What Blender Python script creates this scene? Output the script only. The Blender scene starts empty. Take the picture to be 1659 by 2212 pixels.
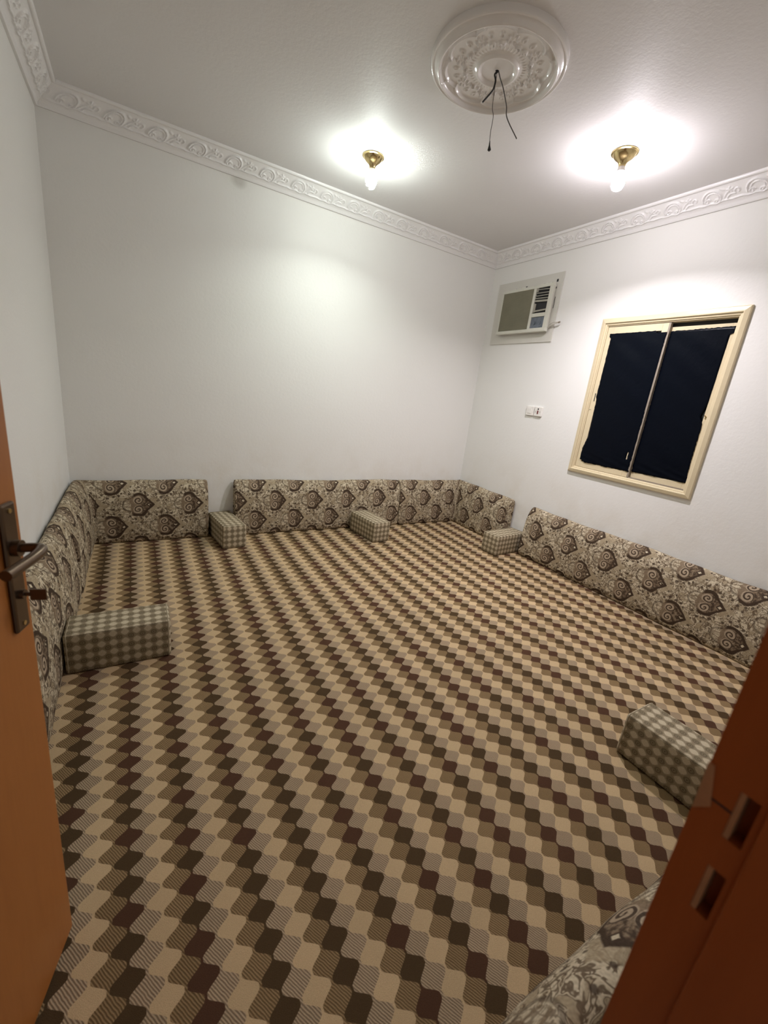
import bpy, bmesh, math, random
from mathutils import Vector, Matrix
import numpy as np
random.seed(7)

# ------------------------------------------------------------------ camera, world, exposure
sc = bpy.context.scene
COL = sc.collection
FPX, YAW, PITCH, ROLL = 888.7422, 0.5535, -0.2762, 0.1210
CAM = Vector((0.4785, -3.8947, 1.4155))

def make_camera():
    ca, sa, cb, sb = math.cos(YAW), math.sin(YAW), math.cos(PITCH), math.sin(PITCH)
    fwd = Vector((sa * cb, ca * cb, sb)); right = Vector((ca, -sa, 0)); up = right.cross(fwd)
    r = right * math.cos(ROLL) + up * math.sin(ROLL)
    u = -right * math.sin(ROLL) + up * math.cos(ROLL)
    cd = bpy.data.cameras.new('camera')
    cd.sensor_fit = 'HORIZONTAL'; cd.sensor_width = 36.0
    cd.lens = 36.0 * FPX / 1659.0
    cd.clip_start = 0.02; cd.clip_end = 60
    cd.dof.use_dof = True; cd.dof.focus_distance = 2.8; cd.dof.aperture_fstop = 5.0
    ob = bpy.data.objects.new('camera', cd)
    m = Matrix((r, u, -fwd)).transposed().to_4x4(); m.translation = CAM
    ob.matrix_world = m
    COL.objects.link(ob); sc.camera = ob
make_camera()
sc.cycles.adaptive_threshold = 0.025; sc.cycles.max_bounces = 8; sc.cycles.use_light_tree = False

wd = bpy.data.worlds.new('World'); sc.world = wd; wd.use_nodes = True
bg = wd.node_tree.nodes['Background']
bg.inputs[0].default_value = (1.0, 0.90, 0.78, 1); bg.inputs[1].default_value = 0.20     # dim hall beyond the doorway

sc.view_settings.view_transform = 'Standard'; sc.view_settings.look = 'None'
sc.view_settings.gamma = 1.0; sc.view_settings.use_curve_mapping = False
sc.view_settings.exposure = 0.27
BULB_A = ((0.92, 1.0, 0.93), 135.0)      # greenish white spiral lamp
BULB_B = ((1.0, 0.935, 0.99), 165.0)      # pinkish white lamp

# room: left wall x=0, right wall x=W, back wall y=0, front wall y=YF, ceiling z=H
W, H, YF = 3.945, 3.0, -3.82

# ------------------------------------------------------------------ node expressions
class X:
    """a value in a node tree; arithmetic on it adds Math nodes"""
    nt = None
    def __init__(s, v): s.v = v
    @staticmethod
    def op(name, *a, clamp=False):
        n = X.nt.nodes.new('ShaderNodeMath'); n.operation = name; n.use_clamp = clamp
        for i, q in enumerate(a):
            q = q.v if isinstance(q, X) else q
            if isinstance(q, (int, float)): n.inputs[i].default_value = float(q)
            else: X.nt.links.new(q, n.inputs[i])
        return X(n.outputs[0])
    def __add__(s, o): return X.op('ADD', s, o)
    __radd__ = __add__
    def __sub__(s, o): return X.op('SUBTRACT', s, o)
    def __rsub__(s, o): return X.op('SUBTRACT', o, s)
    def __mul__(s, o): return X.op('MULTIPLY', s, o)
    __rmul__ = __mul__
    def __truediv__(s, o): return X.op('DIVIDE', s, o)
def fl(a): return X.op('FLOOR', a)
def fr(a): return a - fl(a)
def ab(a): return X.op('ABSOLUTE', a)
def sq(a): return X.op('SQRT', a)
def cosx(a): return X.op('COSINE', a)
def sinx(a): return X.op('SINE', a)
def mn(a, b): return X.op('MINIMUM', a, b)
def mx(a, b): return X.op('MAXIMUM', a, b)
def gt(a, b): return X.op('GREATER_THAN', a, b)
def lt(a, b): return X.op('LESS_THAN', a, b)
def ln2(a, b): return sq(a * a + b * b)
def pick(a, b, t): return a + (b - a) * t
def below(d, w, soft):
    """1 where d<w, 0 where d>w+soft"""
    return X.op('MULTIPLY', (w + soft) - d, 1.0 / soft, clamp=True)
def clamp(a): return X.op('ADD', a, 0.0, clamp=True)

def new_mat(name):
    m = bpy.data.materials.new(name); m.use_nodes = True
    nt = m.node_tree; X.nt = nt
    return m, nt, nt.nodes['Principled BSDF']
def comb(a, b, c=0.0):
    n = X.nt.nodes.new('ShaderNodeCombineXYZ')
    for i, q in enumerate((a, b, c)):
        if isinstance(q, X): X.nt.links.new(q.v, n.inputs[i])
        else: n.inputs[i].default_value = q
    return n.outputs[0]
def coords(kind):
    n = X.nt.nodes.new('ShaderNodeTexCoord'); s = X.nt.nodes.new('ShaderNodeSeparateXYZ')
    X.nt.links.new(n.outputs[kind], s.inputs[0])
    return n.outputs[kind], X(s.outputs[0]), X(s.outputs[1]), X(s.outputs[2])
def noise(vec, scale, detail=2.0, rough=0.5, dist=0.0):
    n = X.nt.nodes.new('ShaderNodeTexNoise')
    n.inputs['Scale'].default_value = scale; n.inputs['Detail'].default_value = detail
    n.inputs['Roughness'].default_value = rough; n.inputs['Distortion'].default_value = dist
    X.nt.links.new(vec, n.inputs['Vector'])
    return X(n.outputs[0])
def mapped(vec, scale=(1, 1, 1), rot=(0, 0, 0)):
    n = X.nt.nodes.new('ShaderNodeMapping')
    n.inputs['Scale'].default_value = scale; n.inputs['Rotation'].default_value = rot
    X.nt.links.new(vec, n.inputs['Vector']); return n.outputs[0]
def rnd(vec):
    n = X.nt.nodes.new('ShaderNodeTexWhiteNoise'); n.noise_dimensions = '3D'
    X.nt.links.new(vec, n.inputs['Vector']); return X(n.outputs['Value'])
def colmix(a, b, t):
    n = X.nt.nodes.new('ShaderNodeMix'); n.data_type = 'RGBA'
    for i, q in ((6, a), (7, b)):
        if isinstance(q, tuple): n.inputs[i].default_value = (*q, 1)
        else: X.nt.links.new(q, n.inputs[i])
    if isinstance(t, X): X.nt.links.new(t.v, n.inputs[0])
    else: n.inputs[0].default_value = t
    return n.outputs[2]
def scalecol(c, t):
    n = X.nt.nodes.new('ShaderNodeVectorMath'); n.operation = 'SCALE'
    X.nt.links.new(c, n.inputs[0]); X.nt.links.new(t.v, n.inputs['Scale']); return n.outputs[0]
def bump(bsdf, h, strength, dist):
    n = X.nt.nodes.new('ShaderNodeBump'); n.inputs['Strength'].default_value = strength
    n.inputs['Distance'].default_value = dist
    X.nt.links.new(h.v, n.inputs['Height']); X.nt.links.new(n.outputs[0], bsdf.inputs['Normal'])

def simple(name, col, rough=0.5, metal=0.0, spec=0.5, nscale=0, namt=0.0, bscale=0, bstr=0.0, bdist=0.001, coat=0.0):
    m, nt, b = new_mat(name)
    b.inputs['Roughness'].default_value = rough; b.inputs['Metallic'].default_value = metal
    b.inputs['Specular IOR Level'].default_value = spec
    b.inputs['Coat Weight'].default_value = coat; b.inputs['Coat Roughness'].default_value = 0.15
    b.inputs['Base Color'].default_value = (*col, 1)
    v = coords('Object')[0]
    if nscale:
        t = noise(v, nscale, 3.0)
        c = colmix(tuple(q * (1 - namt) for q in col), tuple(min(1, q * (1 + namt)) for q in col), t)
        nt.links.new(c, b.inputs['Base Color'])
    if bscale: bump(b, noise(v, bscale, 3.0), bstr, bdist)
    return m

# ------------------------------------------------------------------ materials
def wall_mat(name, base, rough, stain=None):
    m, nt, b = new_mat(name)
    v, x, y, z = coords('Object')
    t = noise(v, 1.3, 2.0, 0.6)
    c = colmix(tuple(q * 0.965 for q in base), base, t)
    # faint soiling close to the floor seats, irregular
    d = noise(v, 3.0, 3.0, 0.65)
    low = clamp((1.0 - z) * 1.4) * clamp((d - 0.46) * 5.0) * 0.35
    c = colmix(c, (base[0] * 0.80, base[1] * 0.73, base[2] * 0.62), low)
    if stain:
        for (sx, sy, sz, rx, rz, k) in stain:
            dd = ln2(ln2((x - sx) / rx, (z - sz) / rz), (y - sy) / 0.4)
            s = clamp((1.0 - dd) * 1.6) * clamp(d * 1.5 - 0.25) * k
            c = colmix(c, (0.30, 0.26, 0.22), s)
    nt.links.new(c, b.inputs['Base Color'])
    b.inputs['Roughness'].default_value = rough
    b.inputs['Specular IOR Level'].default_value = 0.16
    bump(b, noise(v, 42.0, 2.0, 0.6), 0.14, 0.006)
    return m
M_WALL = wall_mat('white_wall_paint', (0.86, 0.855, 0.825), 0.45)
M_WALL_BACK = wall_mat('white_wall_paint_smudged', (0.86, 0.855, 0.825), 0.45, stain=[(1.22, 0, 2.86, 0.07, 0.06, 0.7), (1.02, 0, 2.98, 0.05, 0.05, 0.5)])
M_CEIL = wall_mat('ceiling_paint', (0.77, 0.76, 0.755), 0.55)
M_PLASTER = simple('gloss_plaster_paint', (0.85, 0.84, 0.835), 0.25, 0, 0.5, bscale=60, bstr=0.1, bdist=0.003)
M_ROSE = simple('gloss_rose_paint', (0.82, 0.80, 0.78), 0.14, 0, 0.6)
M_CONC = simple('screed', (0.4, 0.38, 0.35), 0.9)

def carpet_mat():
    m, nt, b = new_mat('patterned_carpet')
    v, x, y, z = coords('Object')
    d, p, x0, y0 = CARPET
    xx = x
    u = (xx - x0) * 4.0 / ((y + 3.1) * 0.0026 + d)          # the cloth is stretched a little unevenly
    t = y - (x - 0.8) * 0.0077 - y0
    yr = t / p - t * t * 0.141
    c = cosx(yr * (2 * math.pi))
    c = mx(mn(c * 1.06, 0.97), -0.97)
    k = fl(u)
    par = 1.0 - 2.0 * X.op('FLOORED_MODULO', k, 2.0)
    fib = noise(v, 700.0, 1.0, 0.7)
    fz = (fib - 0.5) * 0.08
    bnd = k + 0.5 + 0.435 * par * c + fz
    col = k + gt(u, bnd)
    m4 = X.op('FLOORED_MODULO', col, 4.0)
    odd = X.op('FLOORED_MODULO', col, 2.0)
    row = fl(yr + 0.5 + odd * 0.5)
    rv = rnd(comb(col, row, 3.0))
    light = colmix((0.54, 0.398, 0.23), (0.59, 0.433, 0.252), rv)
    mid = colmix((0.225, 0.150, 0.074), (0.265, 0.178, 0.090), rv)
    dark = colmix((0.076, 0.047, 0.022), (0.084, 0.041, 0.023), gt(rv, 0.6))
    grey = colmix((0.34, 0.256, 0.164), (0.38, 0.282, 0.183), rv)
    cc = colmix(light, mid, gt(m4, 0.5)); cc = colmix(cc, dark, gt(m4, 1.5)); cc = colmix(cc, grey, gt(m4, 2.5))
    # ribbed loop pile on the mid and grey columns
    rib = cosx((x * 0.85 + y * 0.5) * (2 * math.pi / 0.0056) + noise(v, 60.0, 0.0) * 3.0)
    tone = 1.0 + rib * 0.33 * odd + (fib - 0.5) * 0.8 + (noise(v, 2.2, 1.0) - 0.5) * 0.16
    nt.links.new(scalecol(cc, tone), b.inputs['Base Color'])
    b.inputs['Roughness'].default_value = 0.95; b.inputs['Specular IOR Level'].default_value = 0.1
    bump(b, rib * odd * 0.5 + fib, 0.5, 0.003)
    return m
CARPET = (0.1587, 0.0735, 0.8005, -3.186)
M_CARPET = carpet_mat()

def damask_mat():
    """beige and brown jacquard: staggered scroll hearts pointing along the cushion (UV in metres)"""
    m, nt, b = new_mat('damask_upholstery')
    uvv, u, v, _ = coords('UV')
    pu, pv, S = 0.374, 0.36, 0.090
    w1 = noise(uvv, 14.0, 0.0); w2 = noise(mapped(uvv, (1, 1, 1), (0, 0, 1.3)), 17.0, 0.0)
    uu = u + (w1 - 0.5) * 0.016; vv = v + (w2 - 0.5) * 0.016
    a = uu / pu; c = vv / pv
    ax = fr(a + 0.5) - 0.5; ay = fr(c + 0.5) - 0.5
    bx = fr(a) - 0.5; by = fr(c) - 0.5
    sel = gt(ab(ax) + ab(ay), 0.5)
    px = pick(ax, bx, sel) * (pu / S); py = pick(ay, by, sel) * (pv / S)
    q = ab(py)
    # heart outline: lobe circle left of the tangent point, straight flank to the tip on the right
    lx = px + 0.10; ly = q - 0.40
    rr = ln2(lx, ly)
    dl = (px - 1.10) * 0.747 + q * 0.665
    d = pick(ln2(px + 0.05, q - 0.30) - 0.66, dl, gt(px, 0.443))
    inside = below(d, -0.02, 0.04)
    n1 = noise(uvv, 48.0, 2.0, 0.55); n2 = noise(mapped(uvv, (1, 1.7, 1), (0, 0, 0.6)), 17.0, 2.0, 0.5, 0.9)
    n3 = noise(uvv, 170.0, 0.0)
    base = (0.60, 0.52, 0.375); tan = (0.37, 0.295, 0.19); brown = (0.17, 0.118, 0.07); dark = (0.055, 0.034, 0.02)
    col = colmix(base, tan, clamp((n2 - 0.50) * 9.0) * 0.9)
    # scroll lines in the ground
    line = clamp(below(ab(n2 - 0.47), 0.014, 0.02) + below(ab(n2 - 0.57), 0.010, 0.015)) * gt(n1, 0.38)
    line2 = below(ab(noise(mapped(uvv, (1.4, 1, 1), (0, 0, -0.5)), 15.0, 1.5, 0.5, 1.1) - 0.52), 0.014, 0.022)
    col = colmix(col, (0.12, 0.08, 0.046), clamp(line + line2) * 0.9)
    # tan wedge behind the tip
    wedge = below(q + (px - 1.0) * 0.75, 0.58, 0.1) * gt(px, 0.9)
    col = colmix(col, tan, wedge * 0.8)
    # crescent and petals left of the lobes
    cres = ab(ln2(px + 0.72, q) - 0.56)
    col = colmix(col, base, below(ln2(px + 0.72, q), 0.52, 0.05) * 0.25)
    col = colmix(col, dark, below(cres, 0.045, 0.05) * gt(-0.66, px) * 0.55)
    col = colmix(col, brown, below(ab(q - 0.10 - (px + 1.2) * 0.18), 0.02, 0.04) * gt(-0.66, px) * gt(px, -1.12) * 0.7)
    # heart body
    col = colmix(col, (0.19, 0.13, 0.08), inside * 0.8)
    col = colmix(col, dark, inside * gt(px, 0.16) * clamp((n1 - 0.42) * 7.0) * 0.9)
    # spiral volutes
    th = X.op('ARCTAN2', ly, lx)
    s = fr(rr / 0.24 + th * (-1 / (2 * math.pi)))
    vol = below(ab(s - 0.5), 0.17, 0.08) * below(rr, 0.37, 0.03)
    col = colmix(col, (0.47, 0.375, 0.265), below(rr, 0.36, 0.04) * gt(rr, 0.05) * 0.8)
    col = colmix(col, dark, vol * 0.95)
    # outline
    w = 0.052 + 0.05 * below(ab(q - 0.85), 0.05, 0.3)
    col = colmix(col, dark, clamp((w + 0.05 - ab(d)) * 20.0) * clamp((px + 0.62) * 5.0))
    # light bud at the tip
    bud = ab(px - 0.80) * 0.9 + q
    col = colmix(col, dark, below(bud, 0.20, 0.05)); col = colmix(col, base, below(bud, 0.10, 0.04) * gt(n1, 0.42))
    # berries between the hearts
    for (cx, cy, r) in ((-0.34, 1.30, 0.085), (0.12, 1.22, 0.075), (0.50, 1.12, 0.09), (0.72, 0.90, 0.06), (-0.75, 1.02, 0.08), (1.45, 0.34, 0.06), (0.05, 1.62, 0.06)):
        dd = ln2(px - cx, q - cy)
        col = colmix(col, dark, below(dd + (n1 - 0.5) * 0.12, r, 0.04) * 0.85)
    tone = 1.0 + (n3 - 0.5) * 0.5
    nt.links.new(scalecol(col, tone), b.inputs['Base Color'])
    b.inputs['Roughness'].default_value = 0.8; b.inputs['Specular IOR Level'].default_value = 0.2
    bump(b, n3 * 0.6 + n1 * 0.8, 0.35, 0.004)
    return m
M_DAMASK = damask_mat()

def check_mat():
    """small beige diamonds and dark rosettes on the arm bolsters (UV in metres)"""
    m, nt, b = new_mat('diamond_check_upholstery')
    uvv, u, v, _ = coords('UV')
    P = 0.048
    cu = cosx(u * (2 * math.pi / P)); cv = cosx(v * (2 * math.pi / P))
    f = cu + cv
    n3 = noise(uvv, 260.0, 1.0)
    col = colmix((0.29, 0.237, 0.155), (0.54, 0.465, 0.33), clamp((f - 0.1) * 1.5))
    ru = fr(u / P) - 0.5; rv_ = fr(v / P) - 0.5
    r = ln2(ru, rv_)
    col = colmix(col, (0.105, 0.082, 0.047), below(ab(r - 0.20), 0.045, 0.06) * 0.6)
    col = colmix(col, (0.09, 0.07, 0.04), below(r, 0.05, 0.05) * 0.8)
    fine = cosx(v * (2 * math.pi / 0.006)) * 0.06
    tone = 1.0 + (n3 - 0.5) * 0.5 + fine
    nt.links.new(scalecol(col, tone), b.inputs['Base Color'])
    b.inputs['Roughness'].default_value = 0.9; b.inputs['Specular IOR Level'].default_value = 0.15
    bump(b, n3 + fine * 4.0, 0.35, 0.002)
    return m
M_CHECK = check_mat()

def wood_mat(name, c1, c2, rough):
    m, nt, b = new_mat(name)
    v, x, y, z = coords('Object')
    g = noise(mapped(v, (14, 14, 1.2)), 3.0, 5.0, 0.6, 0.6)
    h = noise(v, 2.0, 2.0)
    nt.links.new(colmix(c1, c2, clamp(g * 1.2 - 0.3 + h * 0.3)), b.inputs['Base Color'])
    b.inputs['Roughness'].default_value = rough
    bump(b, g, 0.08, 0.002)
    return m
M_DOOR = wood_mat('orange_wood_veneer', (0.36, 0.125, 0.026), (0.46, 0.175, 0.042), 0.42)
M_JAMB = wood_mat('red_brown_varnished_wood', (0.30, 0.075, 0.018), (0.38, 0.105, 0.026), 0.32)
M_PIPE = simple('olive_beige_piping', (0.34, 0.285, 0.19), 0.9)
M_RAW = simple('raw_pale_wood', (0.42, 0.22, 0.11), 0.8, nscale=60, namt=0.2)
M_BRASS = simple('brass', (0.62, 0.49, 0.25), 0.20, 1.0)
M_BRONZE = simple('dark_bronze', (0.13, 0.09, 0.06), 0.30, 0.85)
M_CREAM = simple('cream_aluminium', (0.70, 0.60, 0.40), 0.30, 0.0, 0.5, nscale=20, namt=0.05)
M_GREYAL = simple('grey_weathered_aluminium', (0.30, 0.255, 0.20), 0.5, 0.2, nscale=40, namt=0.2)
M_BLACK = simple('black_slot', (0.006, 0.006, 0.007), 0.6)
M_ACWHITE = simple('yellowed_white_plastic', (0.66, 0.655, 0.57), 0.42, nscale=6, namt=0.06)
M_ACBOARD = simple('painted_board', (0.66, 0.645, 0.585), 0.45, nscale=5, namt=0.05, bscale=50, bstr=0.1, bdist=0.003)
M_PUTTY = simple('rough_putty', (0.72, 0.70, 0.64), 0.9, bscale=120, bstr=0.6, bdist=0.006)
M_GRILLE = simple('olive_dusty_grille', (0.235, 0.220, 0.155), 0.75, nscale=7, namt=0.16, bscale=300, bstr=0.3, bdist=0.002)
M_SLAT = simple('dusty_slat', (0.36, 0.345, 0.29), 0.6, nscale=40, namt=0.2)
M_DARKIN = simple('dark_duct', (0.018, 0.018, 0.020), 0.7)
M_CTRL = simple('blue_grey_panel', (0.135, 0.160, 0.190), 0.5, nscale=30, namt=0.5)
M_SWITCH = simple('white_switch_plastic', (0.82, 0.80, 0.75), 0.35)
M_RED = simple('dark_red_rocker', (0.16, 0.02, 0.02), 0.4)
M_WIREB = simple('black_wire_insulation', (0.012, 0.012, 0.012), 0.5)
M_WIREG = simple('grey_wire', (0.11, 0.10, 0.095), 0.5)
M_WIREW = simple('white_cable', (0.52, 0.50, 0.44), 0.5)
M_CERAMIC = simple('lamp_collar_plastic', (0.72, 0.68, 0.66), 0.4)

def film_mat():
    m, nt, b = new_mat('black_plastic_film')
    v = coords('Object')[0]
    b.inputs['Base Color'].default_value = (0.0018, 0.003, 0.0065, 1)
    b.inputs['Roughness'].default_value = 0.30; b.inputs['Specular IOR Level'].default_value = 0.08
    bump(b, noise(v, 7.0, 4.0, 0.6, 0.8) + noise(v, 30.0, 2.0) * 0.3, 0.25, 0.008)
    return m
M_FILM = film_mat()
def glass_mat():
    m, nt, b = new_mat('window_glass')
    b.inputs['Base Color'].default_value = (0.9, 0.95, 0.95, 1); b.inputs['Transmission Weight'].default_value = 1.0
    b.inputs['Roughness'].default_value = 0.02
    return m
M_GLASS = glass_mat()
def emit_mat(name, col, strength):
    m, nt, b = new_mat(name)
    b.inputs['Base Color'].default_value = (0.9, 0.9, 0.9, 1)
    b.inputs['Emission Color'].default_value = (*col, 1); b.inputs['Emission Strength'].default_value = strength
    m.cycles.emission_sampling = 'FRONT'
    return m

# ------------------------------------------------------------------ mesh helpers
def tag(o, label=None, cat=None, group=None, kind=None):
    if label: o['label'] = label
    if cat: o['category'] = cat
    if group: o['group'] = group
    if kind: o['kind'] = kind
    return o
def empty(name, loc=(0, 0, 0), rz=0.0):
    o = bpy.data.objects.new(name, None); o.empty_display_size = 0.1
    o.location = loc; o.rotation_euler = (0, 0, rz); COL.objects.link(o); return o
def mesh(name, verts, faces, mat, parent=None, uvs=None, smooth=False, sharp=None):
    me = bpy.data.meshes.new(name)
    me.from_pydata([tuple(map(float, q)) for q in verts], [], faces)
    if uvs is not None:
        L = me.uv_layers.new(name='uv')
        L.data.foreach_set('uv', np.array(uvs, dtype=np.float32).ravel())
    bm = bmesh.new(); bm.from_mesh(me)
    bmesh.ops.recalc_face_normals(bm, faces=bm.faces); bm.to_mesh(me); bm.free()
    if smooth:
        me.polygons.foreach_set('use_smooth', [True] * len(me.polygons))
        if sharp: me.set_sharp_from_angle(angle=math.radians(sharp))
    me.materials.append(mat)
    o = bpy.data.objects.new(name, me); COL.objects.link(o)
    if parent: o.parent = parent
    return o
class MB:
    def __init__(s): s.v = []; s.f = []
    def box(s, a, b):
        x0, y0, z0 = (min(p, q) for p, q in zip(a, b)); x1, y1, z1 = (max(p, q) for p, q in zip(a, b))
        n = len(s.v)
        s.v += [(x0, y0, z0), (x1, y0, z0), (x1, y1, z0), (x0, y1, z0), (x0, y0, z1), (x1, y0, z1), (x1, y1, z1), (x0, y1, z1)]
        s.f += [tuple(n + i for i in q) for q in ((0, 3, 2, 1), (4, 5, 6, 7), (0, 1, 5, 4), (1, 2, 6, 5), (2, 3, 7, 6), (3, 0, 4, 7))]
        return s
    def tube(s, pts, r, n=10):
        pts = [Vector(p) for p in pts]; rs = r if isinstance(r, (list, tuple)) else [r] * len(pts)
        b0 = len(s.v); prev = None
        for i, p in enumerate(pts):
            t = (pts[min(i + 1, len(pts) - 1)] - pts[max(i - 1, 0)]).normalized()
            if prev is None:
                a = t.orthogonal().normalized()
            else:
                a = (prev - t * prev.dot(t)).normalized()
            prev = a; c = t.cross(a)
            for k in range(n):
                g = 2 * math.pi * k / n
                s.v.append(tuple(p + (a * math.cos(g) + c * math.sin(g)) * rs[i]))
        for i in range(len(pts) - 1):
            for k in range(n):
                k2 = (k + 1) % n
                s.f.append((b0 + i * n + k, b0 + i * n + k2, b0 + (i + 1) * n + k2, b0 + (i + 1) * n + k))
        s.f.append(tuple(b0 + k for k in range(n))); e = b0 + (len(pts) - 1) * n
        s.f.append(tuple(e + k for k in range(n)))
        return s
    def lathe(s, prof, n=40, c=(0, 0, 0)):
        b0 = len(s.v)
        for r, z in prof:
            for k in range(n):
                g = 2 * math.pi * k / n
                s.v.append((c[0] + r * math.cos(g), c[1] + r * math.sin(g), c[2] + z))
        for i in range(len(prof) - 1):
            for k in range(n):
                k2 = (k + 1) % n
                s.f.append((b0 + i * n + k, b0 + i * n + k2, b0 + (i + 1) * n + k2, b0 + (i + 1) * n + k))
        s.f.append(tuple(b0 + k for k in range(n))); e = b0 + (len(prof) - 1) * n
        s.f.append(tuple(e + k for k in range(n)))
        return s
    def build(s, name, mat, parent=None, smooth=False, sharp=35, bevel=0.0):
        o = mesh(name, s.v, s.f, mat, parent, smooth=smooth, sharp=sharp)
        if bevel:
            m = o.modifiers.new('bevel', 'BEVEL'); m.width = bevel; m.segments = 2; m.limit_method = 'ANGLE'
        return o
def spline(pts, n):
    """Catmull-Rom through points"""
    P = [Vector(p) for p in pts]; P = [P[0] * 2 - P[1]] + P + [P[-1] * 2 - P[-2]]
    out = []
    for i in range(1, len(P) - 2):
        for k in range(n):
            t = k / n
            a, b, c, d = P[i - 1], P[i], P[i + 1], P[i + 2]
            out.append(0.5 * ((2 * b) + (c - a) * t + (2 * a - 5 * b + 4 * c - d) * t * t + (3 * b - a - 3 * c + d) * t ** 3))
    out.append(P[-2]); return out

def slab(name, us, vs, holes, pos, thick, mat, kind='structure', smooth=False):
    """wall made on a grid of cuts us x vs, holes = cells left open; pos(u, v, d) -> point, d = depth behind the face"""
    V = []; idx = {}; F = []
    def vi(i, j, k):
        if (i, j, k) not in idx:
            idx[(i, j, k)] = len(V); V.append(pos(us[i], vs[j], thick * k))
        return idx[(i, j, k)]
    nu, nv = len(us) - 1, len(vs) - 1
    solid = lambda i, j: 0 <= i < nu and 0 <= j < nv and (i, j) not in holes
    for i in range(nu):
        for j in range(nv):
            if not solid(i, j): continue
            for k in (0, 1): F.append((vi(i, j, k), vi(i + 1, j, k), vi(i + 1, j + 1, k), vi(i, j + 1, k)))
            for (di, dj, a, b) in ((-1, 0, (i, j), (i, j + 1)), (1, 0, (i + 1, j), (i + 1, j + 1)), (0, -1, (i, j), (i + 1, j)), (0, 1, (i, j + 1), (i + 1, j + 1))):
                if not solid(i + di, j + dj):
                    F.append((vi(*a, 0), vi(*b, 0), vi(*b, 1), vi(*a, 1)))
    o = mesh(name, V, F, mat)
    if kind: o['kind'] = kind
    return o

# ------------------------------------------------------------------ the room shell
T = 0.20
slab('floor', [-T, W + T], [YF - 1.4, T], set(), lambda u, v, d: (u, v, -0.012 - d), 0.12, M_CONC)
slab('ceiling', [-T, W + T], [YF - T, T], set(), lambda u, v, d: (u, v, H + d), 0.15, M_CEIL)
slab('wall_left', [YF - T, T], [-0.13, H], set(), lambda u, v, d: (-d, u, v), T, M_WALL)
slab('wall_back', [0, W], [-0.13, H], set(), lambda u, v, d: (u, d, v), T, M_WALL_BACK)
WY0, WY1, WZ0, WZ1 = -2.452, -1.515, 0.985, 2.190     # window opening in the right wall
slab('wall_right', [YF - T, WY0, WY1, T], [-0.13, WZ0, WZ1, H], {(1, 1)}, lambda u, v, d: (W + d, u, v), T, M_WALL)
DX0, DX1, DZ = -0.010, 0.963, 2.10                    # doorway in the front wall
slab('wall_front', [-0.012, DX0, DX1, W], [-0.13, -0.012, DZ, H], {(1, 1)}, lambda u, v, d: (u, YF - d, v), T, M_WALL)
def carpet_sheet():
    P = [(0.0, 0.0), (W, 0.0), (W, YF), (JX0, YF), (JX0, YF - 0.22), (0.026, YF - 0.22), (0.026, YF), (0.0, YF)]
    n = len(P); V = [(x, y, -0.0002) for x, y in P] + [(x, y, -0.012) for x, y in P]
    return mesh('carpet', V, [tuple(range(n)), tuple(range(n, 2 * n))] + [(i, (i + 1) % n, n + (i + 1) % n, n + i) for i in range(n)], M_CARPET)
JX0 = 0.923
carpet = carpet_sheet()
tag(carpet, 'wall-to-wall carpet in columns of rounded beige, brown and taupe cells', 'carpet')

# ------------------------------------------------------------------ relief cornice
CP = 0.257                                            # repeat of the scroll ornament
def ridge(P, Q, pts, w, h, acc):
    """raised line along a polyline in ornament space"""
    best = np.full(P.shape, 9.0)
    for (x0, y0), (x1, y1) in zip(pts[:-1], pts[1:]):
        dx, dy = x1 - x0, y1 - y0; L2 = dx * dx + dy * dy + 1e-12
        for sh in (-CP, 0, CP):
            t = np.clip(((P - x0 - sh) * dx + (Q - y0) * dy) / L2, 0, 1)
            best = np.minimum(best, np.hypot(P - x0 - sh - t * dx, Q - y0 - t * dy))
    return np.maximum(acc, h * np.exp(-(best / w) ** 2))
def arc(cx, cy, r, a0, a1, n=14, r1=None):
    r1 = r if r1 is None else r1
    return [(cx + (r + (r1 - r) * i / n) * math.cos(math.radians(a0 + (a1 - a0) * i / n)), cy + (r + (r1 - r) * i / n) * math.sin(math.radians(a0 + (a1 - a0) * i / n))) for i in range(n + 1)]
def ornament(P, Q):
    """P along the cornice (wraps at CP), Q across the sloping face 0..0.135"""
    P = np.mod(P, CP); a = np.zeros(P.shape)
    a = ridge(P, Q, arc(0.085, 0.058, 0.055, 195, -35), 0.0060, 0.010, a)
    a = ridge(P, Q, arc(0.088, 0.058, 0.038, 180, -25), 0.0045, 0.007, a)
    a = ridge(P, Q, arc(0.055, 0.043, 0.019, 20, 400, r1=0.005), 0.0040, 0.008, a)
    a = ridge(P, Q, arc(0.108, 0.036, 0.013, 0, 380, r1=0.004), 0.0040, 0.008, a)
    a = ridge(P, Q, [(0.0, 0.028), (0.03, 0.020), (0.07, 0.026), (0.11, 0.018), (0.15, 0.030), (0.20, 0.024), (CP, 0.028)], 0.0055, 0.009, a)
    a = ridge(P, Q, arc(0.205, 0.030, 0.030, 190, 60), 0.0045, 0.008, a)
    a = ridge(P, Q, [(0.150, 0.035), (0.165, 0.060), (0.185, 0.085)], 0.004, 0.006, a)
    for k in range(5):
        g = 2 * math.pi * k / 5 + 0.3
        a = ridge(P, Q, [(0.195, 0.090), (0.195 + 0.017 * math.cos(g), 0.090 + 0.017 * math.sin(g))], 0.0052, 0.008, a)
    a = ridge(P, Q, arc(0.235, 0.075, 0.014, -60, 200), 0.004, 0.007, a)
    a = ridge(P, Q, [(0.145, 0.108), (0.160, 0.098)], 0.006, 0.006, a)
    return a
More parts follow.
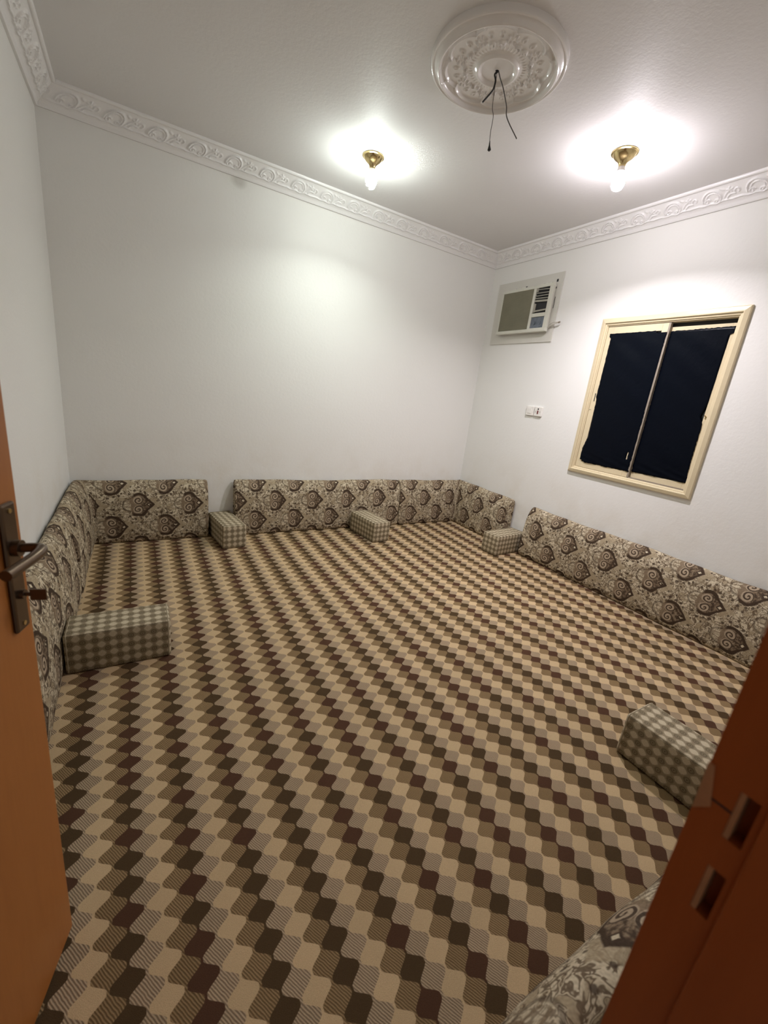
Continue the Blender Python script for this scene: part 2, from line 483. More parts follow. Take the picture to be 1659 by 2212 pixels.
def cornice(name, length, pos, phase):
    """pos(s, o, z): s along the wall, o out from it"""
    head = [(0.0, 2.876), (0.014, 2.874), (0.020, 2.880), (0.021, 2.892), (0.026, 2.899)]
    A, B = np.array([0.026, 2.899]), np.array([0.108, 2.984])
    nq = 30; L = float(np.hypot(*(B - A)))
    dirv = (B - A) / L; nrm = np.array([dirv[1], -dirv[0]])
    prof = [(p, 0.0) for p in map(np.array, head)]
    for j in range(1, nq): prof.append((A + dirv * L * j / nq, j / nq * 0.135))
    tail = [(0.108, 2.984), (0.116, 2.981), (0.124, 2.984), (0.128, 2.991), (0.128, 3.0), (0.0, 3.0)]
    prof += [(np.array(p), 0.0) for p in tail]
    ns = int(length / 0.0045); S = np.linspace(0, length, ns + 1)
    V = np.zeros((ns + 1, len(prof), 3))
    Qs = np.array([q for _, q in prof])
    Pg, Qg = np.meshgrid(S + phase, Qs, indexing='ij')
    edge = np.clip(np.minimum(S, length - S)[:, None] / 0.16, 0, 1)
    hgt = ornament(Pg, Qg) * np.clip(Qg / 0.01, 0, 1) * np.clip((0.135 - Qg) / 0.012, 0, 1) * (0.35 + 0.65 * edge)
    for j, (p, q) in enumerate(prof):
        o = p[0] + nrm[0] * (hgt[:, j] if q > 0 else 0.0)
        z = p[1] + nrm[1] * (hgt[:, j] if q > 0 else 0.0)
        s = p[0] + (S / length) * (length - 2 * p[0])
        x, y, zz = pos(s, o + 0 * S, z + 0 * S)
        V[:, j, 0] = x; V[:, j, 1] = y; V[:, j, 2] = zz
    m = len(prof)
    F = [(i * m + j, (i + 1) * m + j, (i + 1) * m + (j + 1) % m, i * m + (j + 1) % m) for i in range(ns) for j in range(m)]
    F += [tuple(range(m)), tuple(ns * m + j for j in range(m))]
    o = mesh(name, V.reshape(-1, 3), F, M_PLASTER, smooth=True, sharp=50)
    tag(o, kind='structure')
    return o
cornice('trim_1', -YF, lambda s, o, z: (o, YF + s, z), 0.0)
cornice('trim_2', W, lambda s, o, z: (s, -o, z), 0.257 - (1.399 - 0.085) % 0.257)
cornice('trim_3', -YF, lambda s, o, z: (W - o, -s, z), 0.257 - (0.299 - 0.085) % 0.257)
cornice('trim_4', W, lambda s, o, z: (W - s, YF + o, z), 0.0)

# ------------------------------------------------------------------ back cushions along the walls
PROF = [(0.012, 0.0), (0.10, 0.0), (0.128, 0.004), (0.137, 0.018), (0.140, 0.05), (0.140, 0.12), (0.138, 0.19), (0.133, 0.26), (0.125, 0.33),
        (0.114, 0.39), (0.101, 0.435), (0.085, 0.470), (0.066, 0.495), (0.046, 0.508), (0.028, 0.506), (0.014, 0.490), (0.008, 0.46), (0.006, 0.30), (0.006, 0.12), (0.007, 0.02)]
def prof_v():
    v = [0.0]
    for (a, b), (c, d) in zip(PROF[:-1], PROF[1:]): v.append(v[-1] + math.hypot(c - a, d - b))
    f = v[3]
    return [q - f + PROF[3][1] for q in v] + [v[-1] + 0.03 - f]
PV = prof_v()
def cushion(name, label, path, u0, v0, height=1.0, seed=0, group=None):
    """path: wall points in order, facing the wall from left to right; two or three points (a right-angled corner in the middle)"""
    rg = random.Random(seed)
    P = [Vector((*p, 0)) for p in path]
    st = []          # stations: (s, f(o) -> point, shrink)
    def straight(a, b, s0, lo, hi, endA, endB):
        d = (b - a); L = d.length; d.normalize(); out = Vector((d.y, -d.x, 0))
        S = [lo + (hi - lo) * i / max(1, int((hi - lo) / 0.02)) for i in range(max(1, int((hi - lo) / 0.02)) + 1)]
        if endA: S = [lo, lo + 0.004, lo + 0.010] + [q for q in S if q > lo + 0.018]
        if endB: S = [q for q in S if q < hi - 0.018] + [hi - 0.010, hi - 0.004, hi]
        for q in S:
            e = min(q - lo if endA else 9, hi - q if endB else 9)
            sh = 0.0 if e > 0.016 else 0.016 - math.sqrt(max(0, 0.016 ** 2 - (0.016 - e) ** 2))
            st.append((s0 + q, (lambda o, q=q, a=a, d=d, out=out: a + d * q + out * o), sh))
        return out
    om, rf = 0.14, 0.03
    if len(P) == 2:
        straight(P[0], P[1], 0, 0, (P[1] - P[0]).length, True, True)
    else:
        L1 = (P[1] - P[0]).length; L2 = (P[2] - P[1]).length
        o1 = straight(P[0], P[1], 0, 0, L1 - om - rf, True, False)
        d2 = (P[2] - P[1]).normalized(); o2 = Vector((d2.y, -d2.x, 0))
        for k in range(9):
            g = math.pi / 2 * k / 8
            s = L1 - (om + rf) * math.cos(g) if k < 4 else L1 + (om + rf) * (math.sin(g) - 0) * (k / 8)
            s = L1 + (om + rf) * (k / 4 - 1) * 0.75
            st.append((s, (lambda o, g=g: P[1] + (o1 + o2) * (o + rf) - (o1 * math.cos(g) + o2 * math.sin(g)) * rf), 0.0))
        straight(P[1], P[2], L1, om + rf, L2, False, True)
    V = []; UV = []; m = len(PROF); cx, cz = 0.07, 0.24
    ph = [rg.uniform(0, 6.28) for _ in range(6)]
    for (s, f, sh) in st:
        for j, (o, z) in enumerate(PROF):
            z = z * height
            w = 0.0035 * math.sin(s * 9 + ph[0]) + 0.002 * math.sin(s * 23 + ph[1] + z * 8)
            oo = o + (w if o > 0.05 else 0)
            zz = z + (0.004 * math.sin(s * 5 + ph[2]) + 0.002 * math.sin(s * 17 + ph[3]) if z > 0.3 else 0)
            if sh > 0:
                dx, dz = oo - cx, zz - cz * height; L = math.hypot(dx, dz)
                oo -= dx / L * sh; zz -= dz / L * sh
            q = f(oo); V.append((q.x, q.y, max(0.0005, zz)))
    n = len(st); F = []
    for i in range(n - 1):
        for j in range(m):
            j2 = (j + 1) % m
            F.append((i * m + j, (i + 1) * m + j, (i + 1) * m + j2, i * m + j2))
            ua, ub, va, vb = st[i][0] - u0, st[i + 1][0] - u0, PV[j] - v0, PV[j + 1] - v0
            UV += [(ua, va), (ub, va), (ub, vb), (ua, vb)]
    for e in (0, n - 1):
        F.append(tuple(e * m + j for j in range(m)))
        UV += [(PROF[j][0] + 0.07 * (1 if e else 2), PROF[j][1]) for j in range(m)]
    # normals are consistent already; keep loop order so the UVs stay matched
    me = bpy.data.meshes.new('cover'); me.from_pydata(V, [], F)
    L = me.uv_layers.new(name='uv'); L.data.foreach_set('uv', np.array(UV, dtype=np.float32).ravel())
    me.polygons.foreach_set('use_smooth', [True] * len(me.polygons)); me.set_sharp_from_angle(angle=math.radians(60))
    me.materials.append(M_DAMASK)
    o = bpy.data.objects.new(name, me); COL.objects.link(o)
    tag(o, label, 'cushion', group)
    return o
G = 'damask back cushions along the walls'
cushion('corner_back_cushion', 'L-shaped damask back cushion in the corner far from the window wall', [(0, -1.02), (0, 0), (0.985, 0)], 1.02 + 0.272, 0.140, 1.0, 1, G)
cushion('back_cushion', 'long straight damask back cushion against the wide bare wall under the cornice', [(1.212, 0), (2.995, 0)], 1.770 - 1.212, 0.145, 1.0, 2, G)
cushion('corner_back_cushion', 'L-shaped damask back cushion in the corner below the air conditioner', [(3.0, 0), (W, 0), (W, -0.945)], 3.523 - 3.0, 0.137, 1.0, 3, G)
cushion('back_cushion', 'long straight damask back cushion on the wall below the window', [(W, -1.212), (W, -3.215)], 2.294 - 1.212, 0.125, 0.985, 4, G)
cushion('back_cushion', 'damask back cushion beside the open door, one bolster standing against it', [(0, -2.62), (0, -1.028)], 0.30, 0.14, 1.0, 5, G)
cushion('back_cushion', 'damask back cushion against the doorway wall, beside the red-brown door jamb', [(2.95, YF + 0.038), (0.958, YF + 0.038)], 1.66, 0.14, 1.0, 6, G)

# ------------------------------------------------------------------ arm bolsters
def bolster_mesh(L, w, h):
    """soft rounded block, UV in metres on every side"""
    bm = bmesh.new()
    bmesh.ops.create_cube(bm, size=1.0)
    bmesh.ops.scale(bm, vec=(L, w, h), verts=bm.verts)
    bmesh.ops.translate(bm, vec=(L / 2, 0, h / 2), verts=bm.verts)
    bmesh.ops.bevel(bm, geom=bm.edges[:], offset=0.014, segments=4, profile=0.5, affect='EDGES')
    uv = bm.loops.layers.uv.new('uv')
    for f in bm.faces:
        n = f.normal; a = [abs(n.x), abs(n.y), abs(n.z)]; k = a.index(max(a))
        for l in f.loops:
            c = l.vert.co
            l[uv].uv = {0: (c.y, c.z + 0.01), 1: (c.x, c.z + 0.01), 2: (c.x, c.y)}[k]
    me = bpy.data.meshes.new('cover'); bm.to_mesh(me); bm.free()
    me.polygons.foreach_set('use_smooth', [True] * len(me.polygons)); me.set_sharp_from_angle(angle=math.radians(50))
    me.materials.append(M_CHECK); return me
BM = bolster_mesh(0.435, 0.195, 0.205)
def bolster(label, x, y, ang):
    root = empty('arm_bolster', (x, y, 0), math.radians(ang))
    o = bpy.data.objects.new('cover', BM); COL.objects.link(o); o.parent = root
    L, w, h = 0.435, 0.195, 0.205
    for (sx) in (0.0, L):                      # piped seam round each end panel
        e = 0.011 if sx == 0 else -0.011
        pts = []
        for (yy, zz) in ((-1, 0), (1, 0), (1, 1), (-1, 1)):
            cy, cz = yy * (w / 2 - 0.014), (0.0175 if zz == 0 else h - 0.014)
            base = {(-1, 0): 180, (1, 0): 270, (1, 1): 0, (-1, 1): 90}[(yy, zz)]
            for k in range(4):
                g = math.radians(base + 30 * k)
                pts.append((sx + e, cy + math.cos(g) * 0.0135, cz + math.sin(g) * 0.0135))
        pts.append(pts[0])
        MB().tube(pts, 0.0024, 6).build('seam_piping', M_PIPE, root, smooth=True)
    tag(root, label, 'bolster', 'check patterned arm bolsters on the carpet')
bolster('check arm bolster butted against the cushion row beside the open door', 0.143, -1.732, 0)
bolster('check arm bolster standing in the cushion gap on the bare wall', 1.092, -0.016, -82.0)
bolster('check arm bolster in front of the long cushion on the bare wall', 2.468, -0.162, -82.5)
bolster('check arm bolster standing in the cushion gap on the window wall', 3.918, -1.073, 185)
bolster('check arm bolster reaching out from the doorway wall cushion', 2.372, -3.638, 90)

# ------------------------------------------------------------------ window
win = empty('window_1', (W, -1.985, 0.94)); tag(win, kind='structure')
def wpt(x, y, z): return (x - W, y + 1.985, z - 0.94)
def wbox(a, b): return MB().box(wpt(*a), wpt(*b))
def frame_piece(name, a, b, ia, ib):
    """mitred moulding from outer corner a to b, inner corners ia, ib, all (y, z)"""
    prof = [(0.0, 0.0), (0.0, 0.014), (0.10, 0.020), (0.52, 0.026), (0.62, 0.024), (0.66, 0.015), (0.86, 0.013), (0.90, 0.006), (1.0, 0.004), (1.0, -0.075)]
    V = []; F = []
    for (o, i) in ((a, ia), (b, ib)):
        for t, d in prof: V.append(wpt(W - d, o[0] + (i[0] - o[0]) * t, o[1] + (i[1] - o[1]) * t))
    m = len(prof)
    for j in range(m - 1): F.append((j, j + 1, m + j + 1, m + j))
    F += [tuple(range(m)), tuple(range(m, 2 * m)), (0, m - 1, 2 * m - 1, m)]
    return mesh(name, V, F, M_CREAM, win, smooth=True, sharp=30)
OA, OB, OC, OD = (-1.462, 2.248), (-2.507, 2.248), (-2.507, 0.938), (-1.470, 0.938)
IA, IB, IC, ID = (-1.522, 2.184), (-2.445, 2.184), (-2.445, 0.992), (-1.522, 0.992)
frame_piece('frame_head', OA, OB, IA, IB); frame_piece('frame_jamb', OB, OC, IB, IC)
frame_piece('frame_sill', OC, OD, IC, ID); frame_piece('frame_jamb', OD, OA, ID, IA)
def sash(name, y0, y1, z0, z1, x, wl, wr, wt, wb):
    s = empty(name); s.parent = win
    t = 0.020
    for nm, a, b in (('sash_stile', (y0, z0), (y0 + wl, z1)), ('sash_stile', (y1 - wr, z0), (y1, z1)),
                     ('sash_rail', (y0 + wl, z1 - wt), (y1 - wr, z1)), ('sash_rail', (y0 + wl, z0), (y1 - wr, z0 + wb))):
        o = wbox((x, a[0], a[1]), (x + t, b[0], b[1])).build(nm, M_CREAM, s, bevel=0.0015)
    wbox((x + 0.008, y0 + wl, z0 + wb), (x + 0.013, y1 - wr, z1 - wt)).build('pane', M_GLASS, s)
    return s
s1 = sash('sash', -2.010, -1.524, 0.994, 2.182, W + 0.002, 0.045, 0.050, 0.055, 0.050)
s2 = sash('sash', -2.443, -1.985, 0.994, 2.152, W + 0.026, 0.030, 0.045, 0.040, 0.050)
wbox((W - 0.002, -2.024, 0.996), (W + 0.024, -2.010, 2.180)).build('interlock_strip', M_GREYAL, s1)
wbox((W + 0.050, -2.445, 0.99), (W + 0.070, -1.522, 2.186)).build('back_board', M_DARKIN, win)
wbox((W - 0.0005, -2.443, 0.992), (W + 0.024, -2.026, 1.000)).build('bottom_track', M_GREYAL, win)
wbox((W + 0.0005, -1.556, 1.573), (W + 0.004, -1.549, 1.641)).build('pull_slot', M_BLACK, s1)
wbox((W + 0.0245, -2.444, 1.565), (W + 0.028, -2.436, 1.632)).build('pull_slot', M_BLACK, s2)
lk = MB().box(wpt(W + 0.012, -2.440, 1.512), wpt(W + 0.026, -2.428, 1.532)); lk.tube([wpt(W + 0.010, -2.434, 1.527), wpt(W + 0.006, -2.424, 1.538)], 0.004, 8)
lk.build('latch', M_BRASS, s2)
for z in (1.60,):
    wbox((W + 0.0, -1.546, 1.500), (W + 0.0035, -1.526, 1.503)).build('frame_crack', M_GREYAL, s1)

def film(name, label, zs, left, right, x, seed, holes=()):
    """plastic sheet: left/right give the edge y (camera-left edge is the larger y) at heights zs"""
    rg = random.Random(seed); NZ, NY = 90, 36
    z0, z1 = zs[0], zs[-1]; V = []; F = []
    jit = [[rg.uniform(-1, 1) for _ in range(NZ + 1)] for _ in range(2)]
    jt = [[rg.uniform(-1, 1) for _ in range(NY + 1)] for _ in range(2)]
    for i in range(NZ + 1):
        z = z0 + (z1 - z0) * i / NZ
        a = np.interp(z, zs, left) + 0.0018 * jit[0][i]; b = np.interp(z, zs, right) + 0.0018 * jit[1][i]
        for k in range(NY + 1):
            t = k / NY; zz = z
            if i == NZ: zz += 0.0025 * jt[0][k] + 0.010 * (t - 0.3) * (1 if seed == 2 else 0.4) - (0.016 if seed == 1 and t > 0.83 else 0)
            if i == 0: zz += 0.003 * jt[1][k]
            e = min(t, 1 - t, i / NZ * 2.5, (NZ - i) / NZ * 2.5)
            low = max(0, 1 - i / (NZ * 0.10))
            w = 0.0012 * math.sin(zz * 31 + t * 9 + seed) * min(1, e * 6) + 0.0022 * low * math.sin(t * 14 + zz * 120 + seed) + 0.0012 * math.sin(t * 5 + zz * 7)
            V.append(wpt(x - 0.0035 - w, a + (b - a) * t, zz))
    for i in range(NZ):
        for k in range(NY):
            n = i * (NY + 1) + k; t = (k + 0.5) / NY; z = z0 + (z1 - z0) * (i + 0.5) / NZ
            if any(abs(t - ht) < hw and abs(z - hz) < hh for ht, hz, hw, hh in holes): continue
            F.append((n, n + 1, n + NY + 2, n + NY + 1))
    V = [(v[0] + W, v[1] - 1.985, v[2] + 0.94) for v in V]
    o = mesh(name, V, F, M_FILM, smooth=True)
    s = o.modifiers.new('thickness', 'SOLIDIFY'); s.thickness = 0.0008; s.offset = 0
    tag(o, label, 'plastic sheet', 'black sheets over the window panes')
    return o
film('black_film', 'black plastic sheet over the window sash nearer the light switches', [1.040, 1.055, 1.06, 1.16, 1.25, 1.255, 1.60, 1.605, 2.07, 2.098, 2.10, 2.126],
     [-1.60, -1.590, -1.556, -1.556, -1.578, -1.584, -1.574, -1.566, -1.568, -1.568, -1.552, -1.552],
     [-2.018, -2.016, -2.014, -2.013, -2.012, -2.012, -2.012, -2.012, -2.011, -2.011, -2.012, -2.012], W + 0.002, 1, holes=[(0.905, 1.163, 0.016, 0.030)])
film('black_film', 'black plastic sheet over the sash with the brass latch', [1.046, 1.085, 1.09, 1.20, 1.48, 1.50, 1.53, 1.56, 1.63, 1.80, 2.078, 2.082, 2.125],
     [-2.027, -2.026, -2.025, -2.025, -2.025, -2.025, -2.025, -2.025, -2.025, -2.025, -2.025, -2.025, -2.026],
     [-2.442, -2.442, -2.430, -2.424, -2.420, -2.408, -2.390, -2.398, -2.412, -2.412, -2.410, -2.438, -2.438], W + 0.026, 2)

# ------------------------------------------------------------------ window air conditioner on its mounting board
ac = empty('air_conditioner', (W - 0.012, -0.58, 2.12))
tag(ac, 'boxy yellowed window air conditioner high on the wall beside the corner', 'air conditioner')
def ap(x, y, z): return (x - (W - 0.012), y + 0.58, z - 2.12)
def abox(a, b, m=None): return (m or MB()).box(ap(*a), ap(*b))
board = slab('mounting_board', [-0.957, -0.125], [2.090, 2.700], set(), lambda u, v, d: (W - 0.012 + d, u, v), 0.012, M_ACBOARD, kind=None)
tag(board, 'flat cream board behind the air conditioner', 'board')
Y0, Y1, Z0, Z1, XF = -0.905, -0.254, 2.178, 2.606, W - 0.060
abox((XF + 0.0185, Y0 + 0.012, Z0 + 0.032), (W - 0.0140, Y1 - 0.012, Z1 - 0.010)).build('housing', M_ACWHITE, ac, bevel=0.004)
f = MB()
abox((XF, Y0, Z1 - 0.026), (XF + 0.018, Y1, Z1), f)
f2 = [((XF, Y1 - 0.012, Z0 + 0.030), (XF + 0.018, Y1, Z1 - 0.026)), ((XF, Y0, Z0 + 0.030), (XF + 0.018, Y0 + 0.044, Z1 - 0.026)),
      ((XF, -0.700, Z0 + 0.030), (XF + 0.018, -0.670, Z1 - 0.026)), ((XF, Y0 + 0.044, 2.318), (XF + 0.018, -0.700, 2.352)), ((XF, Y0 + 0.044, Z0 + 0.030), (XF + 0.018, -0.700, 2.216))]
for a, b in f2: abox(a, b, f)
f.build('front_frame', M_ACWHITE, ac, bevel=0.002)
abox((XF - 0.008, Y0 - 0.004, Z0), (XF + 0.030, Y1 + 0.004, Z0 + 0.032)).build('bottom_lip', M_ACWHITE, ac, bevel=0.006)
g = abox((XF + 0.006, -0.670, Z0 + 0.032), (XF + 0.012, Y1 - 0.012, Z1 - 0.026)).build('grille_panel', M_GRILLE, ac)
for i in range(34):
    z = Z0 + 0.040 + i * 0.0108
    abox((XF + 0.003, -0.670, z), (XF + 0.0062, Y1 - 0.012, z + 0.0045)).build('grille_bar', M_GRILLE, g)
du = abox((XF + 0.0165, Y0 + 0.044, 2.352), (XF + 0.0175, -0.700, Z1 - 0.026)).build('outlet_duct', M_DARKIN, ac)
for i, (z, t, dz, y0) in enumerate([(2.558, 0.006, 0.004, -0.861), (2.528, 0.006, 0.002, -0.861), (2.504, 0.006, 0.000, -0.861), (2.480, 0.007, 0.003, -0.861), (2.452, 0.016, 0.004, -0.861), (2.366, 0.014, -0.004, -0.861)]):
    m = MB(); n = [(XF + 0.002, y0, z - dz), (XF + 0.002, -0.700, z + dz), (XF + 0.015, -0.700, z + dz + 0.006), (XF + 0.015, y0, z - dz + 0.006)]
    m.v = [ap(*q) for q in n] + [ap(q[0], q[1], q[2] + t) for q in n]
    m.f = [(0, 1, 2, 3), (4, 5, 6, 7), (0, 1, 5, 4), (1, 2, 6, 5), (2, 3, 7, 6), (3, 0, 4, 7)]
    m.build('louvre_slat', M_SLAT, ac)
for (z0, z1) in ((2.545, 2.585), (2.36, 2.44)):
    abox((XF + 0.003, -0.722, z0), (XF + 0.014, -0.701, z1)).build('louvre_bracket', M_SLAT, ac)
cp = abox((XF + 0.008, Y0 + 0.048, 2.218), (XF + 0.014, -0.702, 2.316)).build('control_panel', M_CTRL, ac)
for y in (-0.745, -0.815):
    m = MB(); m.tube([ap(XF + 0.008, y, 2.262), ap(XF - 0.001, y, 2.262)], 0.016, 16); m.build('control_knob', M_CTRL, ac, smooth=True)
for k, dz in enumerate((0.0, -0.012)):
    pts = spline([ap(W - 0.030, -0.905, 2.215 + dz), ap(W - 0.040, -0.935, 2.244 + dz), ap(W - 0.045, -0.985, 2.254 + dz * 1.2), ap(W - 0.038, -1.030, 2.252 + dz * 0.2)], 6)
    MB().tube(pts, 0.0042, 8).build('power_cord', M_WIREW, ac, smooth=True)
MB().tube([ap(W - 0.038, -1.024, 2.250), ap(W - 0.036, -1.040, 2.254)], 0.0085, 8).build('cord_end', M_GREYAL, ac, smooth=True)
# broken putty above the unit and holes in the board
rg = random.Random(5)
pm = MB()
for i in range(26):
    y = -0.27 - i * 0.024; h = rg.uniform(0.004, 0.016)
    abox((XF + 0.020, y - 0.011, Z1 - 0.008), (W - 0.0140, y + 0.011, Z1 + h), pm)
pm.build('putty_edge', M_PUTTY, ac)
for (y, z, a, b) in ((-0.893, 2.632, 0.010, 0.012), (-0.893, 2.570, 0.006, 0.008), (-0.905, 2.440, 0.003, 0.05), (-0.52, 2.622, 0.010, 0.010), (-0.40, 2.614, 0.008, 0.006)):
    MB().box((W - 0.0127, y - a, z - b), (W - 0.0115, y + a, z + b)).build('board_hole', M_BLACK, board)

# ------------------------------------------------------------------ light switch and socket
def plate(name, label, y, cat):
    r = empty(name, (W, y, 1.431)); tag(r, label, cat)
    MB().box((-0.018, -0.046, -0.046), (0.0, 0.046, 0.046)).build('face_plate', M_SWITCH, r, bevel=0.004)
    return r
p1 = plate('light_switch', 'plain white square switch plate on the wall under the air conditioner', -0.886, 'switch')
o = MB().box((-0.0215, -0.020, -0.026), (-0.017, 0.020, 0.026)).build('rocker', M_SWITCH, p1, bevel=0.0015)
p2 = plate('wall_socket', 'white square wall plate with a dark red rocker', -0.990, 'socket')
MB().box((-0.022, -0.007, -0.022), (-0.0175, 0.007, 0.010)).build('rocker', M_RED, p2, bevel=0.001)
MB().tube([(-0.0195, 0.0, 0.024), (-0.0175, 0.0, 0.024)], 0.008, 12).build('pin_hole', M_BLACK, p2)
for s in (-1, 1): MB().box((-0.0188, s * 0.026 - 0.002, -0.012), (-0.0175, s * 0.026 + 0.002, 0.006)).build('pin_hole', M_GREYAL, p2)

# ------------------------------------------------------------------ ceiling rose
rose = empty('ceiling_rose', (2.040, -1.910, H)); tag(rose, 'round glossy white plaster ceiling rose moulded with scalloped leaves', 'ceiling rose')
def rose_h(r, a):
    """drop below the ceiling at radius r (m), angle a"""
    n = 8
    ph = (a * n / (2 * math.pi)) % 1.0 - 0.5
    h = np.interp(r, [0.0, 0.020, 0.076, 0.086, 0.092, 0.098, 0.104, 0.118, 0.20, 0.250, 0.268, 0.275, 0.281, 0.287, 0.296, 0.306, 0.310, 0.316, 0.321, 0.324],
                  [0.028, 0.025, 0.022, 0.034, 0.038, 0.036, 0.028, 0.022, 0.020, 0.018, 0.028, 0.044, 0.047, 0.042, 0.030, 0.022, 0.027, 0.027, 0.020, 0.0])
    if 0.106 < r < 0.275:
        # scalloped border of leaves
        edge = 0.225 + 0.026 * abs(math.cos(a * n / 2)) ** 0.6
        h += 0.015 * math.exp(-((r - edge) / 0.0065) ** 2)
        if r < edge:
            t = (r - 0.115) / (edge - 0.115); x = ph
            # a beaded rosette in every scallop, curling leaves either side of it
            dx = x * 2 * math.pi / n * r; dr = r - 0.182
            rr = math.hypot(dx, dr); th = math.atan2(dr, dx)
            h += 0.013 * max(0.0, math.cos(7 * th)) * math.exp(-((rr - 0.021) / 0.006) ** 2) + 0.006 * math.exp(-(rr / 0.007) ** 2)
            for sx in (-1, 1):
                ex, er = (x - sx * 0.36) * 2 * math.pi / n * r, r - 0.150
                r2 = math.hypot(ex, er); t2 = math.atan2(er, ex * sx)
                h += 0.012 * math.exp(-((r2 - 0.007 - 0.0035 * t2) / 0.0042) ** 2)
                ex, er = (x - sx * 0.34) * 2 * math.pi / n * r, r - 0.198
                r2 = math.hypot(ex * 1.4, er)
                h += 0.006 * math.exp(-((r2 - 0.012) / 0.004) ** 2)
            h += 0.003 * max(0, math.cos(a * 48)) * math.exp(-((r - 0.128) / 0.008) ** 2)
        else:
            t = (r - edge)
            # ribs running out to the rim between the scallops, four of them
            g = (a * 4 / (2 * math.pi) + 0.11) % 1.0 - 0.5
            dx = g * 2 * math.pi / 4 * r
            h += 0.007 * math.exp(-(dx / 0.006) ** 2)
    return h
def ring(name, r0, r1, nr, na=400):
    V = []; F = []
    R = [r0 + (r1 - r0) * i / nr for i in range(nr + 1)]
    for r in R:
        for k in range(na):
            a = 2 * math.pi * k / na
            V.append((r * math.cos(a), r * math.sin(a), -float(rose_h(r, a))))
    for i in range(nr):
        for k in range(na):
            k2 = (k + 1) % na; F.append((i * na + k, i * na + k2, (i + 1) * na + k2, (i + 1) * na + k))
    o = mesh(name, V, F, M_ROSE, rose, smooth=True)
    return o
ring('centre_boss', 0.008, 0.106, 26); ring('leaf_panel', 0.106, 0.275, 70); ring('rim', 0.275, 0.324, 26)
MB().lathe([(0.0082, -0.0255), (0.0082, -0.001)], 16).build('wire_hole', M_BLACK, rose)

def wire(label, pts, r, mat, tip=None, name='electric_wire'):
    root = empty(name, pts[0]); tag(root, label, 'wire')
    P = [tuple(Vector(p) - Vector(pts[0])) for p in pts]
    MB().tube(spline(P, 8), r, 8).build('strand', mat, root, smooth=True)
    if tip:
        q = Vector(P[-1]); d = (q - Vector(P[-2])).normalized()
        MB().tube([tuple(q - d * 0.02), tuple(q), tuple(q + d * 0.018), tuple(q + d * 0.022)], [0.002, 0.004, tip, tip * 0.6], 8).build('taped_end', M_WIREB, root, smooth=True)
    return root
wire('short thick black wire bent out of the ceiling rose hole', [(2.041, -1.911, 2.985), (2.044, -1.913, 2.972), (2.034, -1.905, 2.960), (2.040, -1.910, 2.935), (2.036, -1.907, 2.900), (2.018, -1.893, 2.870), (2.003, -1.881, 2.848)], 0.0042, M_WIREB)
wire('thin hanging wire with a black taped end under the ceiling rose', [(2.043, -1.909, 2.985), (2.040, -1.913, 2.900), (2.044, -1.913, 2.830), (2.052, -1.920, 2.790), (2.051, -1.919, 2.721), (2.055, -1.922, 2.672)], 0.0016, M_WIREG, 0.009)
wire('thin grey wire with a sideways kink hanging from the ceiling rose', [(2.039, -1.914, 2.985), (2.054, -1.921, 2.950), (2.073, -1.936, 2.907), (2.096, -1.954, 2.837), (2.106, -1.962, 2.788), (2.155, -2.001, 2.706)], 0.0026, M_WIREG)

# ------------------------------------------------------------------ the two ceiling lamps
def lamp(label, x, y, spec, spiral, watts):
    r = empty('ceiling_lamp', (x, y, H)); tag(r, label, 'lamp', 'bare bulbs in brass holders')
    can = [(0.074, 0.0), (0.0765, -0.003), (0.076, -0.007), (0.070, -0.010), (0.067, -0.010), (0.064, -0.016), (0.055, -0.028), (0.043, -0.038), (0.032, -0.046), (0.025, -0.056), (0.021, -0.068), (0.020, -0.076)]
    MB().lathe(can, 48).build('brass_canopy', M_BRASS, r, smooth=True, sharp=40)
    MB().lathe([(0.018, -0.070), (0.019, -0.078), (0.021, -0.085), (0.026, -0.098), (0.027, -0.102), (0.020, -0.104)], 32).build('bulb_collar', M_CERAMIC, r, smooth=True, sharp=40)
    em = emit_mat('lit_bulb', *spec)
    if spiral:
        pts = []; n = 72
        for i in range(n + 1):
            t = i / n; a = t * 2 * math.pi * 4.2
            rad = 0.023 + 0.012 * math.sin(math.pi * min(1, t * 1.15)) ** 0.7
            pts.append((rad * math.cos(a), rad * math.sin(a), -0.106 - 0.078 * t))
        pts.append((0.004, 0.0, -0.188))
        MB().tube(pts, 0.0082, 5).build('bulb', em, r, smooth=True)
    else:
        prof = [(0.019, -0.103), (0.027, -0.107), (0.032, -0.120), (0.036, -0.140), (0.038, -0.160), (0.036, -0.178), (0.028, -0.192), (0.016, -0.199), (0.003, -0.201)]
        MB().lathe(prof, 14).build('bulb', em, r, smooth=True)
    ld = bpy.data.lights.new('added_bulb_light', 'AREA'); ld.shape = 'DISK'; ld.size = 0.045     # added disk light under the bulb tip, brightens the floor more than the walls
    ld.energy = watts; ld.color = spec[0]; ld.spread = math.radians(144)
    lo = bpy.data.objects.new('added_bulb_light', ld); COL.objects.link(lo); lo.parent = r; lo.location = (0, 0, -0.206)
lamp('greenish-white lit spiral bulb in a brass ceiling holder', 1.970, -0.768, BULB_A, True, 8.5)
lamp('pinkish-white lit smooth bulb in a brass ceiling holder', 3.108, -1.918, BULB_B, False, 23.0)

# ------------------------------------------------------------------ door leaf standing open into the room
HX, HY, LEAF = 0.030, YF + 0.020, 0.900
ANG = math.atan2(-2.935 - HY, 0.280 - HX)
door = empty('door_1', (HX, HY, 0.006), ANG); tag(door, kind='structure')
